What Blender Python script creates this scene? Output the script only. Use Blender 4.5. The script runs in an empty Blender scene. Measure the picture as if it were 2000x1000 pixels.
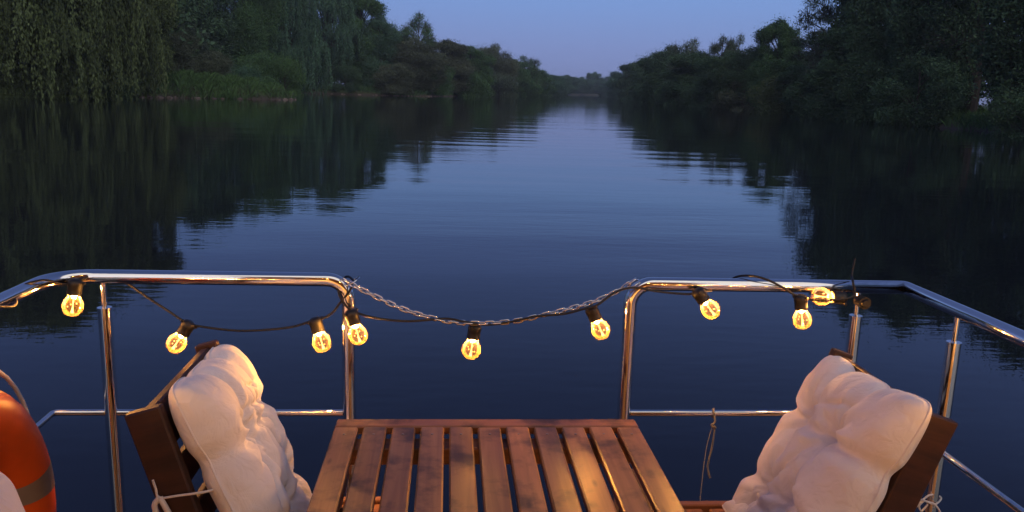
import bpy, math, random
import numpy as np
from mathutils import Vector, Matrix

S = bpy.context.scene
COL = S.collection
R = math.radians
H = 2.4            # eye height above the water; X across the boat, Y ahead, water at z = 0

# ------------------------------------------------------------------ camera
def cam_axes(pitch, roll, yaw):
    p, r, y = R(pitch), R(roll), R(yaw)
    F = Vector((math.sin(y)*math.cos(p), math.cos(y)*math.cos(p), -math.sin(p)))
    Rt = Vector((math.cos(y), -math.sin(y), 0))
    D = F.cross(Rt)
    return Rt*math.cos(r) - D*math.sin(r), D*math.cos(r) + Rt*math.sin(r), F
Rt, Dn, Fw = cam_axes(11.45, 1.85, 4.65)
cd = bpy.data.cameras.new('camera'); cam = bpy.data.objects.new('camera', cd); COL.objects.link(cam)
cd.sensor_width = 36; cd.lens = 28.8; cd.clip_start = 0.02; cd.clip_end = 6000
cam.matrix_world = Matrix(((Rt.x, -Dn.x, -Fw.x, 0), (Rt.y, -Dn.y, -Fw.y, 0), (Rt.z, -Dn.z, -Fw.z, H), (0, 0, 0, 1)))
S.camera = cam

# ------------------------------------------------------------------ sky and light
SUN_EL, SUN_AZ = 2.0, 200.0
W = bpy.data.worlds.new('World'); S.world = W; W.use_nodes = True
nt = W.node_tree; bg = nt.nodes['Background']
sky = nt.nodes.new('ShaderNodeTexSky'); sky.sky_type = 'NISHITA'; sky.sun_disc = False
sky.sun_elevation = R(SUN_EL); sky.sun_rotation = R(SUN_AZ); sky.altitude = 100
sky.air_density = 1.0; sky.dust_density = 0.6; sky.ozone_density = 2.0
# dusk: the Nishita sky carries the direction of the glow, a smooth ramp by elevation the blue hour
tcw = nt.nodes.new('ShaderNodeTexCoord'); sxw = nt.nodes.new('ShaderNodeSeparateXYZ'); rw = nt.nodes.new('ShaderNodeValToRGB')
nt.links.new(tcw.outputs['Generated'], sxw.inputs[0]); nt.links.new(sxw.outputs[2], rw.inputs[0])
SKYC = [(0.0, (1.04, 1.42, 2.95)), (.05, (1.02, 1.48, 3.2)), (.12, (.95, 1.72, 3.75)), (.2, (.66, 1.08, 2.8)), (.4, (.36, .55, 1.55)), (1.0, (.25, .42, 1.15))]
ee = rw.color_ramp.elements
while len(ee) < len(SKYC): ee.new(.5)
for e_, (p_, c_) in zip(ee, SKYC): e_.position = p_; e_.color = (c_[0], c_[1], c_[2], 1)
mw = nt.nodes.new('ShaderNodeMix'); mw.data_type = 'RGBA'; mw.inputs[0].default_value = .90
nt.links.new(sky.outputs[0], mw.inputs[6]); nt.links.new(rw.outputs[0], mw.inputs[7]); nt.links.new(mw.outputs[2], bg.inputs[0])
bg.inputs[1].default_value = 0.1
S.view_settings.view_transform = 'Standard'; S.view_settings.look = 'None'
S.view_settings.exposure = 1.0; S.view_settings.gamma = 1.0
sd = bpy.data.lights.new('sun', 'SUN'); so = bpy.data.objects.new('sun', sd); COL.objects.link(so)
sd.energy = 0.85; sd.angle = R(100); sd.color = (1.0, 0.90, 0.74)     # last glow of the western sky behind the boat
so.rotation_euler = (R(68), 0, R(22)); so.location = (0, -20, 30)
S.render.engine = 'CYCLES'
S.cycles.use_denoising = True
S.cycles.max_bounces = 8; S.cycles.transparent_max_bounces = 16
S.cycles.sample_clamp_indirect = 3.0
S.cycles.caustics_refractive = False; S.cycles.caustics_reflective = False
LAMP = 2100.0      # radiance of a string bulb's light source
WARM = (1.0, 0.46, 0.11)

# ------------------------------------------------------------------ helpers
def new_mat(name):
    m = bpy.data.materials.new(name); m.use_nodes = True
    n = m.node_tree.nodes; return m, n, m.node_tree.links, n['Principled BSDF']
def node(n, kind, **kw):
    q = n.new(kind)
    for k, v in kw.items():
        if k in q.inputs.keys() if hasattr(q, 'inputs') else False: q.inputs[k].default_value = v
        else: setattr(q, k, v)
    return q
def ramp(n, pts):
    r = n.new('ShaderNodeValToRGB'); e = r.color_ramp.elements
    while len(e) < len(pts): e.new(0.5)
    for i, (p, c) in enumerate(pts):
        e[i].position = p; e[i].color = (c[0], c[1], c[2], 1)
    return r
def link(o, parent=None):
    COL.objects.link(o)
    if parent is not None: o.parent = parent
    return o
def tag(o, label=None, cat=None, group=None, kind=None):
    if label: o['label'] = label
    if cat: o['category'] = cat
    if group: o['group'] = group
    if kind: o['kind'] = kind
    return o
def empty(name, loc=(0, 0, 0), rot=(0, 0, 0)):
    o = bpy.data.objects.new(name, None); o.location = loc; o.rotation_euler = rot
    o.empty_display_size = 0.05; COL.objects.link(o); return o
def copy_tree(o, parent=None):
    c = o.copy(); COL.objects.link(c); c.parent = parent
    for ch in list(o.children): copy_tree(ch, c)
    return c

class MB:
    def __init__(s): s.v = []; s.f = []
    def add(s, vs, fs):
        b = len(s.v); s.v += [tuple(p) for p in vs]; s.f += [tuple(i+b for i in q) for q in fs]; return s
    def box(s, lo, hi, bev=0.0, M=None):
        x0, y0, z0 = lo; x1, y1, z1 = hi
        b = min(bev, (x1-x0)*.45, (y1-y0)*.45, (z1-z0)*.45)
        if b <= 0:
            vs = [(x, y, z) for x in (x0, x1) for y in (y0, y1) for z in (z0, z1)]
            fs = [(0,1,3,2), (4,6,7,5), (0,4,5,1), (2,3,7,6), (0,2,6,4), (1,5,7,3)]
        else:       # chamfered box: three vertices per corner
            vs = []; idx = {}
            for i, x in enumerate((x0, x1)):
                for j, y in enumerate((y0, y1)):
                    for k, z in enumerate((z0, z1)):
                        sx, sy, sz = (1-2*i)*b, (1-2*j)*b, (1-2*k)*b
                        for a, p in enumerate(((x, y+sy, z+sz), (x+sx, y, z+sz), (x+sx, y+sy, z))):
                            idx[i, j, k, a] = len(vs); vs.append(p)
            g = idx; fs = []
            for i in (0, 1):
                q = [(g[i,0,0,0], g[i,0,1,0], g[i,1,1,0], g[i,1,0,0]), (g[0,i,0,1], g[1,i,0,1], g[1,i,1,1], g[0,i,1,1]), (g[0,0,i,2], g[0,1,i,2], g[1,1,i,2], g[1,0,i,2])]
                fs += [t if i == 0 else t[::-1] for t in q]
            for a in (0, 1):
                for c in (0, 1):
                    e = [(g[a,c,0,0], g[a,c,0,1], g[a,c,1,1], g[a,c,1,0]), (g[a,0,c,2], g[a,0,c,0], g[a,1,c,0], g[a,1,c,2]), (g[0,a,c,1], g[0,a,c,2], g[1,a,c,2], g[1,a,c,1])]
                    fs += [t if (a+c) % 2 else t[::-1] for t in e]
            for i in (0, 1):
                for j in (0, 1):
                    for k in (0, 1):
                        t = (g[i,j,k,0], g[i,j,k,1], g[i,j,k,2]); fs.append(t if (i+j+k) % 2 == 0 else t[::-1])
        if M is not None: vs = [M @ Vector(p) for p in vs]
        return s.add(vs, fs)
    def tube(s, pts, rad, n=12, closed=False, cap=True):
        pts = [Vector(p) for p in pts]; m = len(pts)
        rs = rad if hasattr(rad, '__len__') else [rad]*m
        vs = []; up = None
        for i, p in enumerate(pts):
            a = pts[(i-1) % m] if (closed or i > 0) else pts[i]
            b = pts[(i+1) % m] if (closed or i < m-1) else pts[i]
            t = (b-a).normalized()
            if up is None:
                up = Vector((0, 0, 1)) if abs(t.z) < 0.9 else Vector((0, 1, 0))
            u = (up - t*up.dot(t)).normalized(); w = t.cross(u); up = u
            for k in range(n):
                an = 2*math.pi*k/n; vs.append(p + (u*math.cos(an) + w*math.sin(an))*rs[i])
        fs = []
        for i in range(m if closed else m-1):
            j = (i+1) % m
            for k in range(n):
                l = (k+1) % n; fs.append((i*n+k, i*n+l, j*n+l, j*n+k))
        if cap and not closed:
            e0 = len(vs); vs += [Vector(q) for q in vs[:n]] + [Vector(q) for q in vs[(m-1)*n:m*n]]      # own vertices: flat end caps
            fs.append(tuple(e0+k for k in range(n))[::-1]); fs.append(tuple(e0+n+k for k in range(n)))
        return s.add(vs, fs)
    def lathe(s, prof, n=24, M=None):
        vs = []; fs = []; m = len(prof)
        for r_, z in prof:
            for k in range(n):
                a = 2*math.pi*k/n; vs.append((r_*math.cos(a), r_*math.sin(a), z))
        for i in range(m-1):
            for k in range(n):
                l = (k+1) % n; fs.append((i*n+k, i*n+l, (i+1)*n+l, (i+1)*n+k))
        if M is not None: vs = [M @ Vector(p) for p in vs]
        return s.add(vs, fs)
    def build(s, name, mat, parent=None, smooth=False, loc=None):
        me = bpy.data.meshes.new(name); me.from_pydata(s.v, [], s.f); me.validate(); me.update()
        if mat: me.materials.append(mat)
        if smooth:
            me.polygons.foreach_set('use_smooth', [len(p.vertices) <= 4 for p in me.polygons])
        o = bpy.data.objects.new(name, me); link(o, parent)
        if loc: o.location = loc
        return o
def np_mesh(name, verts, quads, mat, rnd=None, smooth=False):
    verts = np.asarray(verts, np.float32); quads = np.asarray(quads, np.int32)
    me = bpy.data.meshes.new(name)
    me.vertices.add(len(verts)); me.vertices.foreach_set('co', verts.ravel())
    k = quads.shape[1]
    me.loops.add(quads.size); me.loops.foreach_set('vertex_index', quads.ravel())
    me.polygons.add(len(quads)); me.polygons.foreach_set('loop_start', np.arange(0, quads.size, k, dtype=np.int32))
    if smooth: me.polygons.foreach_set('use_smooth', np.ones(len(quads), bool))
    if rnd is not None:
        a = me.attributes.new('rnd', 'FLOAT', 'FACE'); a.data.foreach_set('value', np.asarray(rnd, np.float32))
    if mat: me.materials.append(mat)
    me.update(calc_edges=True)
    return me
def smooth_path(pts, k=8, closed=False):
    P = [Vector(p) for p in pts]; out = []; n = len(P)
    for i in range(n if closed else n-1):
        if closed: a, b, c, d = P[(i-1) % n], P[i], P[(i+1) % n], P[(i+2) % n]
        else: a, b, c, d = P[max(i-1, 0)], P[i], P[i+1], P[min(i+2, n-1)]
        for j in range(k):
            t = j/k
            out.append(0.5*((2*b) + (c-a)*t + (2*a-5*b+4*c-d)*t*t + (3*b-a-3*c+d)*t**3))
    if not closed: out.append(P[-1])
    return out

# ------------------------------------------------------------------ materials
def m_steel():
    m, n, l, b = new_mat('polished_steel')
    b.inputs['Metallic'].default_value = 1; b.inputs['Base Color'].default_value = (.80, .77, .73, 1)
    tc = n.new('ShaderNodeTexCoord'); no = node(n, 'ShaderNodeTexNoise', Scale=35., Detail=4.)
    l.new(tc.outputs['Object'], no.inputs['Vector'])
    mr = n.new('ShaderNodeMapRange'); mr.inputs[1].default_value = .3; mr.inputs[2].default_value = .75
    mr.inputs[3].default_value = .05; mr.inputs[4].default_value = .16
    l.new(no.outputs[0], mr.inputs[0]); l.new(mr.outputs[0], b.inputs['Roughness'])
    bp = n.new('ShaderNodeBump'); bp.inputs['Strength'].default_value = .25; bp.inputs['Distance'].default_value = .0006
    l.new(no.outputs[0], bp.inputs['Height']); l.new(bp.outputs[0], b.inputs['Normal'])
    return m
def m_wood(name, c0, c1, axis=1, rough=.42, stain=1.0):
    m, n, l, b = new_mat(name)
    tc = n.new('ShaderNodeTexCoord'); oi = n.new('ShaderNodeObjectInfo')
    mp = n.new('ShaderNodeMapping'); sc = [60., 60., 60.]; sc[axis] = 3.; mp.inputs['Scale'].default_value = sc
    ad = n.new('ShaderNodeVectorMath'); ad.operation = 'ADD'
    sc_ = n.new('ShaderNodeVectorMath'); sc_.operation = 'SCALE'; sc_.inputs[0].default_value = (3.1, 7.7, 5.3)
    l.new(oi.outputs['Random'], sc_.inputs['Scale']); l.new(tc.outputs['Object'], ad.inputs[0]); l.new(sc_.outputs[0], ad.inputs[1])
    l.new(ad.outputs[0], mp.inputs[0])
    g = node(n, 'ShaderNodeTexNoise', Scale=1., Detail=6., Distortion=.6); l.new(mp.outputs[0], g.inputs['Vector'])
    r1 = ramp(n, [(.3, c0), (.7, c1)]); l.new(g.outputs[0], r1.inputs[0])
    p = node(n, 'ShaderNodeTexNoise', Scale=9., Detail=4., Roughness=.6); l.new(ad.outputs[0], p.inputs['Vector'])
    r2 = ramp(n, [(.36, (1-.72*stain,)*3), (.52, (1, 1, 1))]); l.new(p.outputs[0], r2.inputs[0])
    # knots
    vo = node(n, 'ShaderNodeTexVoronoi', Scale=1.); mp2 = n.new('ShaderNodeMapping'); s2 = [22., 22., 22.]; s2[axis] = 8.
    mp2.inputs['Scale'].default_value = s2; l.new(ad.outputs[0], mp2.inputs[0]); l.new(mp2.outputs[0], vo.inputs['Vector'])
    r3 = ramp(n, [(.05, (.35, .3, .28)), (.16, (1, 1, 1))]); l.new(vo.outputs['Distance'], r3.inputs[0])
    x1 = n.new('ShaderNodeMix'); x1.data_type = 'RGBA'; x1.blend_type = 'MULTIPLY'; x1.inputs[0].default_value = 1
    l.new(r1.outputs[0], x1.inputs[6]); l.new(r2.outputs[0], x1.inputs[7])
    x2 = n.new('ShaderNodeMix'); x2.data_type = 'RGBA'; x2.blend_type = 'MULTIPLY'; x2.inputs[0].default_value = .8
    l.new(x1.outputs[2], x2.inputs[6]); l.new(r3.outputs[0], x2.inputs[7])
    # board to board tone
    mr = n.new('ShaderNodeMapRange'); mr.inputs[3].default_value = .75; mr.inputs[4].default_value = 1.2; l.new(oi.outputs['Random'], mr.inputs[0])
    x3 = n.new('ShaderNodeVectorMath'); x3.operation = 'SCALE'; l.new(x2.outputs[2], x3.inputs[0]); l.new(mr.outputs[0], x3.inputs['Scale'])
    l.new(x3.outputs[0], b.inputs['Base Color'])
    mr2 = n.new('ShaderNodeMapRange'); mr2.inputs[3].default_value = rough+.2; mr2.inputs[4].default_value = rough-.08
    l.new(p.outputs[0], mr2.inputs[0]); l.new(mr2.outputs[0], b.inputs['Roughness'])
    bp = n.new('ShaderNodeBump'); bp.inputs['Strength'].default_value = .5; bp.inputs['Distance'].default_value = .0012
    l.new(g.outputs[0], bp.inputs['Height']); l.new(bp.outputs[0], b.inputs['Normal'])
    return m
def m_plain(name, col, rough=.5, metal=0, bump=0, bs=200., var=.0):
    m, n, l, b = new_mat(name)
    b.inputs['Base Color'].default_value = (*col, 1); b.inputs['Roughness'].default_value = rough; b.inputs['Metallic'].default_value = metal
    if bump or var:
        tc = n.new('ShaderNodeTexCoord'); no = node(n, 'ShaderNodeTexNoise', Scale=bs, Detail=3.)
        l.new(tc.outputs['Object'], no.inputs['Vector'])
        if bump:
            bp = n.new('ShaderNodeBump'); bp.inputs['Strength'].default_value = .6; bp.inputs['Distance'].default_value = bump
            l.new(no.outputs[0], bp.inputs['Height']); l.new(bp.outputs[0], b.inputs['Normal'])
        if var:
            n2 = node(n, 'ShaderNodeTexNoise', Scale=bs/12, Detail=5.); l.new(tc.outputs['Object'], n2.inputs['Vector'])
            r = ramp(n, [(.35, [c*(1-var) for c in col]), (.65, col)]); l.new(n2.outputs[0], r.inputs[0]); l.new(r.outputs[0], b.inputs['Base Color'])
    return m
def m_cloth():
    m, n, l, b = new_mat('white_cotton')
    b.inputs['Roughness'].default_value = .9; b.inputs['Sheen Weight'].default_value = .15
    tc = n.new('ShaderNodeTexCoord')
    n2 = node(n, 'ShaderNodeTexNoise', Scale=9., Detail=5.); l.new(tc.outputs['Object'], n2.inputs['Vector'])
    r = ramp(n, [(.3, (.74, .73, .73)), (.65, (.82, .82, .82))]); l.new(n2.outputs[0], r.inputs[0]); l.new(r.outputs[0], b.inputs['Base Color'])
    w1 = node(n, 'ShaderNodeTexWave', Scale=260., Distortion=.6); w1.bands_direction = 'X'
    w2 = node(n, 'ShaderNodeTexWave', Scale=260., Distortion=.6); w2.bands_direction = 'Y'
    l.new(tc.outputs['Object'], w1.inputs['Vector']); l.new(tc.outputs['Object'], w2.inputs['Vector'])
    mx = n.new('ShaderNodeMath'); mx.operation = 'ADD'; l.new(w1.outputs['Fac'], mx.inputs[0]); l.new(w2.outputs['Fac'], mx.inputs[1])
    bp = n.new('ShaderNodeBump'); bp.inputs['Strength'].default_value = .3; bp.inputs['Distance'].default_value = .0004
    l.new(mx.outputs[0], bp.inputs['Height'])
    n3 = node(n, 'ShaderNodeTexNoise', Scale=26., Detail=3., Distortion=1.2); l.new(tc.outputs['Object'], n3.inputs['Vector'])
    b2 = n.new('ShaderNodeBump'); b2.inputs['Strength'].default_value = .45; b2.inputs['Distance'].default_value = .011
    l.new(n3.outputs[0], b2.inputs['Height']); l.new(bp.outputs[0], b2.inputs['Normal']); l.new(b2.outputs[0], b.inputs['Normal'])
    return m
def m_emit(name, col, s):
    m, n, l, b = new_mat(name); n.remove(b); e = n.new('ShaderNodeEmission')
    e.inputs[0].default_value = (*col, 1); e.inputs[1].default_value = s
    l.new(e.outputs[0], n['Material Output'].inputs[0]); return m
def m_globe():
    m, n, l, b = new_mat('bulb_glass'); n.remove(b)
    fr = n.new('ShaderNodeFresnel'); fr.inputs[0].default_value = 1.5
    tr = n.new('ShaderNodeBsdfTransparent'); tr.inputs[0].default_value = (1, .86, .66, 1)
    gl = n.new('ShaderNodeBsdfGlossy'); gl.inputs['Roughness'].default_value = .015
    tl = n.new('ShaderNodeBsdfTranslucent'); tl.inputs[0].default_value = (1, .60, .22, 1)
    tc = n.new('ShaderNodeTexCoord'); no = node(n, 'ShaderNodeTexNoise', Scale=170., Detail=2.); l.new(tc.outputs['Object'], no.inputs['Vector'])
    bp = n.new('ShaderNodeBump'); bp.inputs['Strength'].default_value = .2; bp.inputs['Distance'].default_value = .0015
    l.new(no.outputs[0], bp.inputs['Height']); l.new(bp.outputs[0], gl.inputs['Normal']); 
    m1 = n.new('ShaderNodeMixShader'); m1.inputs[0].default_value = .004
    l.new(tr.outputs[0], m1.inputs[1]); l.new(tl.outputs[0], m1.inputs[2])
    m3 = n.new('ShaderNodeMixShader'); m3.inputs[0].default_value = .05; l.new(gl.outputs[0], m3.inputs[1]); l.new(tl.outputs[0], m3.inputs[2])
    m2 = n.new('ShaderNodeMixShader'); l.new(fr.outputs[0], m2.inputs[0]); l.new(m1.outputs[0], m2.inputs[1]); l.new(m3.outputs[0], m2.inputs[2])
    l.new(m2.outputs[0], n['Material Output'].inputs[0]); return m
def m_leaf():
    m, n, l, b = new_mat('foliage')
    oi = n.new('ShaderNodeObjectInfo'); at = n.new('ShaderNodeAttribute'); at.attribute_name = 'rnd'
    mr = n.new('ShaderNodeMapRange'); mr.inputs[3].default_value = .55; mr.inputs[4].default_value = 1.5; l.new(at.outputs['Fac'], mr.inputs[0])
    sc = n.new('ShaderNodeVectorMath'); sc.operation = 'SCALE'; l.new(oi.outputs['Color'], sc.inputs[0]); l.new(mr.outputs[0], sc.inputs['Scale'])
    l.new(sc.outputs[0], b.inputs['Base Color']); b.inputs['Roughness'].default_value = .75
    b.inputs['Specular IOR Level'].default_value = .2
    return m
STEEL = m_steel()
WOOD_T = m_wood('stained_acacia_top', (.25, .11, .028), (.40, .19, .058), 1, .30)
WOOD_E = m_wood('stained_acacia_end', (.20, .075, .030), (.34, .145, .058), 0, .40)
WOOD_C = m_wood('dark_stained_wood', (.026, .009, .006), (.058, .020, .010), 2, .48, .5)
WOOD_S = m_wood('seat_slat_wood', (.20, .085, .035), (.32, .15, .065), 0, .48, .4)
DECK = m_wood('deck_planks', (.36, .20, .09), (.50, .30, .15), 1, .30, .3)
CABIN = m_wood('cabin_cladding', (.30, .15, .07), (.42, .23, .11), 2, .45, .3)
CLOTH = m_cloth()
RUBBER = m_plain('black_rubber', (.009, .009, .009), .5, 0, .0006, 300.)
CORD = m_plain('braided_white_cord', (.62, .60, .57), .85, 0, .001, 500.)
GREYROPE = m_plain('grey_rope', (.25, .23, .20), .9, 0, .001, 500.)
ORANGE = m_plain('orange_plastic', (1.0, .14, .012), .38, 0, .0006, 160., .15)
TAPE = m_plain('reflective_tape', (.46, .38, .27), .3, .35, .0012, 90., .35)
HULL = m_plain('white_hull_paint', (.75, .74, .70), .3, 0, .0005, 8., .1)
GLASS = m_globe()
LEAF = m_leaf()
BARK = m_plain('bark', (.075, .062, .050), .9, 0, .02, 9., .4)

# ------------------------------------------------------------------ river, ground
def lerp_tab(tab, y):
    if y <= tab[0][0]: return tab[0][1]
    for (a, b), (c, d) in zip(tab, tab[1:]):
        if y <= c: return b + (d-b)*(y-a)/(c-a)
    return tab[-1][1]
LB = [(-400, -60), (0, -53), (80, -51), (96, -48.5), (105, -42), (113, -33), (120, -24), (123, -22.3), (126, -25), (132, -38), (150, -44), (200, -40),
      (209, -33), (214, -14), (222, -6), (240, 0), (335, 21), (500, 57), (660, 92), (760, 128), (860, 190), (950, 290), (1050, 420), (1500, 900)]
RB = [(-400, 45), (0, 48), (67, 49), (80, 50), (101, 57), (112, 54), (150, 62), (168, 65), (202, 67), (250, 73), (312, 82), (480, 104), (647, 127),
      (720, 160), (800, 230), (900, 345), (1500, 1000)]
OFF = [(-9, -2.2), (-3, -1.2), (-.8, -.35), (0, -.03), (.5, .30), (1.2, .62), (3, .95), (8, 1.25), (20, 1.5), (60, 1.8), (200, 2.4), (800, 3.0), (3000, 3.0)]
def mound(d, y): return 1.5*math.exp(-((y-115)/10)**2)*min(1, max(0, (d-.8)/4))*(d < 60)
ys = [-3000, -1500, -400, -200, -100, -50, -20, 0, 20, 40, 55] + list(range(60, 260, 2)) + list(range(260, 700, 8)) + list(range(700, 1100, 20)) + [1200, 1500, 2200, 4000]
gv = []; gf = []; cols = 2*len(OFF)
for y in ys:
    xl, xr = lerp_tab(LB, y), lerp_tab(RB, y)
    j1 = .5*math.sin(y*.37)+.35*math.sin(y*.91+1); j2 = .5*math.sin(y*.41+2)+.3*math.sin(y*1.03)
    for d, z in OFF[::-1]: gv.append((xl - d + j1*(abs(d) < 9), y, z + (.12*math.sin(y*.8+d) if 0 < d < 100 else 0) + mound(d, y)))
    for d, z in OFF: gv.append((xr + d + j2*(abs(d) < 9), y, z + (.12*math.sin(y*.7+d*2) if 0 < d < 100 else 0)))
for i in range(len(ys)-1):
    for k in range(cols-1):
        a = i*cols+k; gf.append((a, a+1, a+cols+1, a+cols))
def m_ground():
    m, n, l, b = new_mat('bank_earth')
    tc = n.new('ShaderNodeTexCoord'); no = node(n, 'ShaderNodeTexNoise', Scale=.5, Detail=6.); l.new(tc.outputs['Object'], no.inputs['Vector'])
    r = ramp(n, [(.35, (.045, .035, .022)), (.5, (.035, .055, .018)), (.65, (.06, .09, .025))]); l.new(no.outputs[0], r.inputs[0])
    sx = n.new('ShaderNodeSeparateXYZ'); l.new(tc.outputs['Object'], sx.inputs[0])
    mr = n.new('ShaderNodeMapRange'); mr.inputs[1].default_value = .15; mr.inputs[2].default_value = .7; l.new(sx.outputs[2], mr.inputs[0])
    mx = n.new('ShaderNodeMix'); mx.data_type = 'RGBA'; l.new(mr.outputs[0], mx.inputs[0]); mx.inputs[6].default_value = (.07, .055, .042, 1); l.new(r.outputs[0], mx.inputs[7])
    l.new(mx.outputs[2], b.inputs['Base Color']); b.inputs['Roughness'].default_value = .95
    return m
g = MB(); g.add(gv, gf); tag(g.build('ground', m_ground(), smooth=True), kind='structure')

def m_water():
    m, n, l, b = new_mat('river_water')
    b.inputs['Base Color'].default_value = (.010, .013, .020, 1); b.inputs['Roughness'].default_value = .015; b.inputs['IOR'].default_value = 1.333
    tc = n.new('ShaderNodeTexCoord')
    def noise(sx, sy, det, rot=0, dist=0.):
        mp = n.new('ShaderNodeMapping'); mp.inputs['Scale'].default_value = (sx, sy, 1); mp.inputs['Rotation'].default_value = (0, 0, R(rot))
        l.new(tc.outputs['Object'], mp.inputs[0]); q = node(n, 'ShaderNodeTexNoise', Scale=1., Detail=det, Distortion=dist); l.new(mp.outputs[0], q.inputs['Vector']); return q
    def bump(h, dist, prev=None):
        q = n.new('ShaderNodeBump'); q.inputs['Strength'].default_value = 1; q.inputs['Distance'].default_value = dist
        l.new(h, q.inputs['Height'])
        if prev: l.new(prev, q.inputs['Normal'])
        return q.outputs[0]
    a = noise(.07, .35, 1., 4); b1 = bump(a.outputs[0], .019)
    c = noise(.35, 1.6, 2., -3); msk = noise(.03, .05, 2.)
    rm = ramp(n, [(.42, (0.12,)*3), (.6, (1, 1, 1))]); l.new(msk.outputs[0], rm.inputs[0])
    mu = n.new('ShaderNodeMath'); mu.operation = 'MULTIPLY'; l.new(c.outputs[0], mu.inputs[0]); l.new(rm.outputs[0], mu.inputs[1])
    wv = node(n, 'ShaderNodeTexWave', Scale=.13, Distortion=3., Detail=1.); wv.bands_direction = 'Y'; wv.inputs['Detail Scale'].default_value = .25
    l.new(tc.outputs['Object'], wv.inputs['Vector']); m2_ = noise(.055, .035, 1.)
    rm2 = ramp(n, [(.50, (0,)*3), (.62, (1, 1, 1))]); l.new(m2_.outputs[0], rm2.inputs[0])
    mu2 = n.new('ShaderNodeMath'); mu2.operation = 'MULTIPLY'; l.new(wv.outputs['Fac'], mu2.inputs[0]); l.new(rm2.outputs[0], mu2.inputs[1])
    b1 = bump(mu2.outputs[0], .005, b1)
    b2 = bump(mu.outputs[0], .006, b1)
    d = noise(2.2, 6., 2., 8); b3 = bump(d.outputs[0], .0016, b2)
    l.new(b3, b.inputs['Normal'])
    return m
w = MB(); w.add([(-3000, -3000, 0), (3000, -3000, 0), (3000, 4000, 0), (-3000, 4000, 0)], [(0, 1, 2, 3)])
tag(w.build('water', m_water()), kind='structure')

# ------------------------------------------------------------------ boat platform
YR = 2.03; XL, XR = -.955, 1.215; ZT = 1.92; ZM = 1.565; DK = .92
boat = empty('houseboat', (.13, 0, DK)); tag(boat, 'white hulled houseboat with a planked open deck and wood clad cabin', 'boat')
def bpart(mb, name, mat, **k):
    o = mb.build(name, mat, None, **k); o.parent = boat; o.matrix_parent_inverse = Matrix.Translation((-.13, 0, -DK)); return o
bpart(MB().box((XL-.06, -4.2, .10), (XR+.06, YR+.06, DK-.032), .03), 'hull', HULL)
mb = MB()
x = XL-.05
while x < XR+.02:
    mb.box((x, -4.15, DK-.03), (min(x+.112, XR+.05), YR+.05, DK), .003); x += .118
bpart(mb, 'deck', DECK)
mb = MB().box((XL-.03, -4.1, DK), (XR+.03, -1.42, DK+2.25))
bpart(mb, 'cabin_wall', CABIN)
for x0_, x1_ in ((XL-.10, XL-.065), (XR+.065, XR+.10)):  # unseen screens, added to widen the warm reflections in the posts
    mb = MB(); z_ = DK+.002
    while z_ < DK+2.24: mb.box((x0_, -1.40, z_), (x1_, -.12, min(z_+.125, DK+2.26)), .004); z_ += .1265
    bpart(mb, 'added_reflection_wall', CABIN)
mb = MB()
x = XL-.03
while x < XR:
    if not (-.35 < x < .35): mb.box((x, -1.418, DK+.01), (x+.09, -1.40, DK+2.2), .004)
    x += .095
cl = bpart(mb, 'cladding', CABIN)
bpart(MB().box((XL-.12, -4.2, DK+2.285), (XR+.12, .50, DK+2.34), .01), 'roof', HULL)
mb = MB(); y_ = -1.40
while y_ < .46: mb.box((XL-.10, y_, DK+2.262), (XR+.10, min(y_+.088, .49), DK+2.283), .003); y_ += .092
bpart(mb, 'soffit', CABIN)
PAINT = m_plain('painted_frame', (.45, .40, .33), .4)
FILL_GLOW = m_emit('added_fill_glow', (1.0, .42, .11), 1.35)  # unseen glowing panes, added for warm fill and orange reflections in the steel
def fill_glow_window(x0, x1, z0, z1, nm):
    fb = MB()
    for q in (((x0, z0), (x1, z0+.05)), ((x0, z1-.05), (x1, z1)), ((x0, z0+.05), (x0+.05, z1-.05)), ((x1-.05, z0+.05), (x1, z1-.05))):
        fb.box((q[0][0], -1.40, q[0][1]), (q[1][0], -1.365, q[1][1]), .003)
    f = bpart(fb, nm, PAINT); pn = MB().box((x0+.05, -1.395, z0+.05), (x1-.05, -1.385, z1-.05)).build('fill_glow_panel', FILL_GLOW); pn.parent = f; pn.matrix_parent_inverse = f.matrix_parent_inverse
fill_glow_window(-.95, -.40, DK+.08, DK+2.0, 'added_glow_window'); fill_glow_window(.48, 1.20, DK+.08, DK+2.0, 'added_glow_window'); fill_glow_window(-.34, .42, DK+.02, DK+2.0, 'added_glow_door')

# guard rails -----------------------------------------------------------
def rail_post(parent, x, y, top=ZT):
    mb = MB().tube([(x, y, DK+.004), (x, y, top-.075)], .0165, 20)
    p = mb.build('post', STEEL, parent, smooth=True)
    MB().tube([(x, y, top-.076), (x, y, top-.012)], .0062, 12).build('pin', STEEL, p, smooth=True)
    MB().tube([(x, y, top-.0775), (x, y, top-.0735)], .0172, 20).build('cap', STEEL, p, smooth=True)
    MB().tube([(x, y, DK+.001), (x, y, DK+.012)], .035, 20).build('base_flange', STEEL, p, smooth=True)
def arc(c, a0, a1, r, n, plane):
    out = []
    for i in range(n+1):
        a = R(a0+(a1-a0)*i/n); u, v = r*math.cos(a), r*math.sin(a)
        out.append((c[0]+u, c[1]+v, c[2]) if plane == 'xy' else (c[0]+u, c[1], c[2]+v))
    return out
gl = empty('guard_rail', (-.245, YR, DK))
tag(gl, 'polished steel guard rail on the left with rounded corners and the lifebuoy hanging behind', 'guard rail', 'steel guard rails round the deck')
r = .055; XP = -.245
pts = [(XL, -1.40, ZT), (XL, 1.6, ZT)] + arc((XL+.10, YR-.10, ZT), 180, 90, .10, 8, 'xy') + [(XP-.3, YR, ZT)] + arc((XP-r, YR, ZT-r), 90, 0, r, 9, 'xz') + [(XP, YR, 1.5), (XP, YR, DK+.004)]
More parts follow.
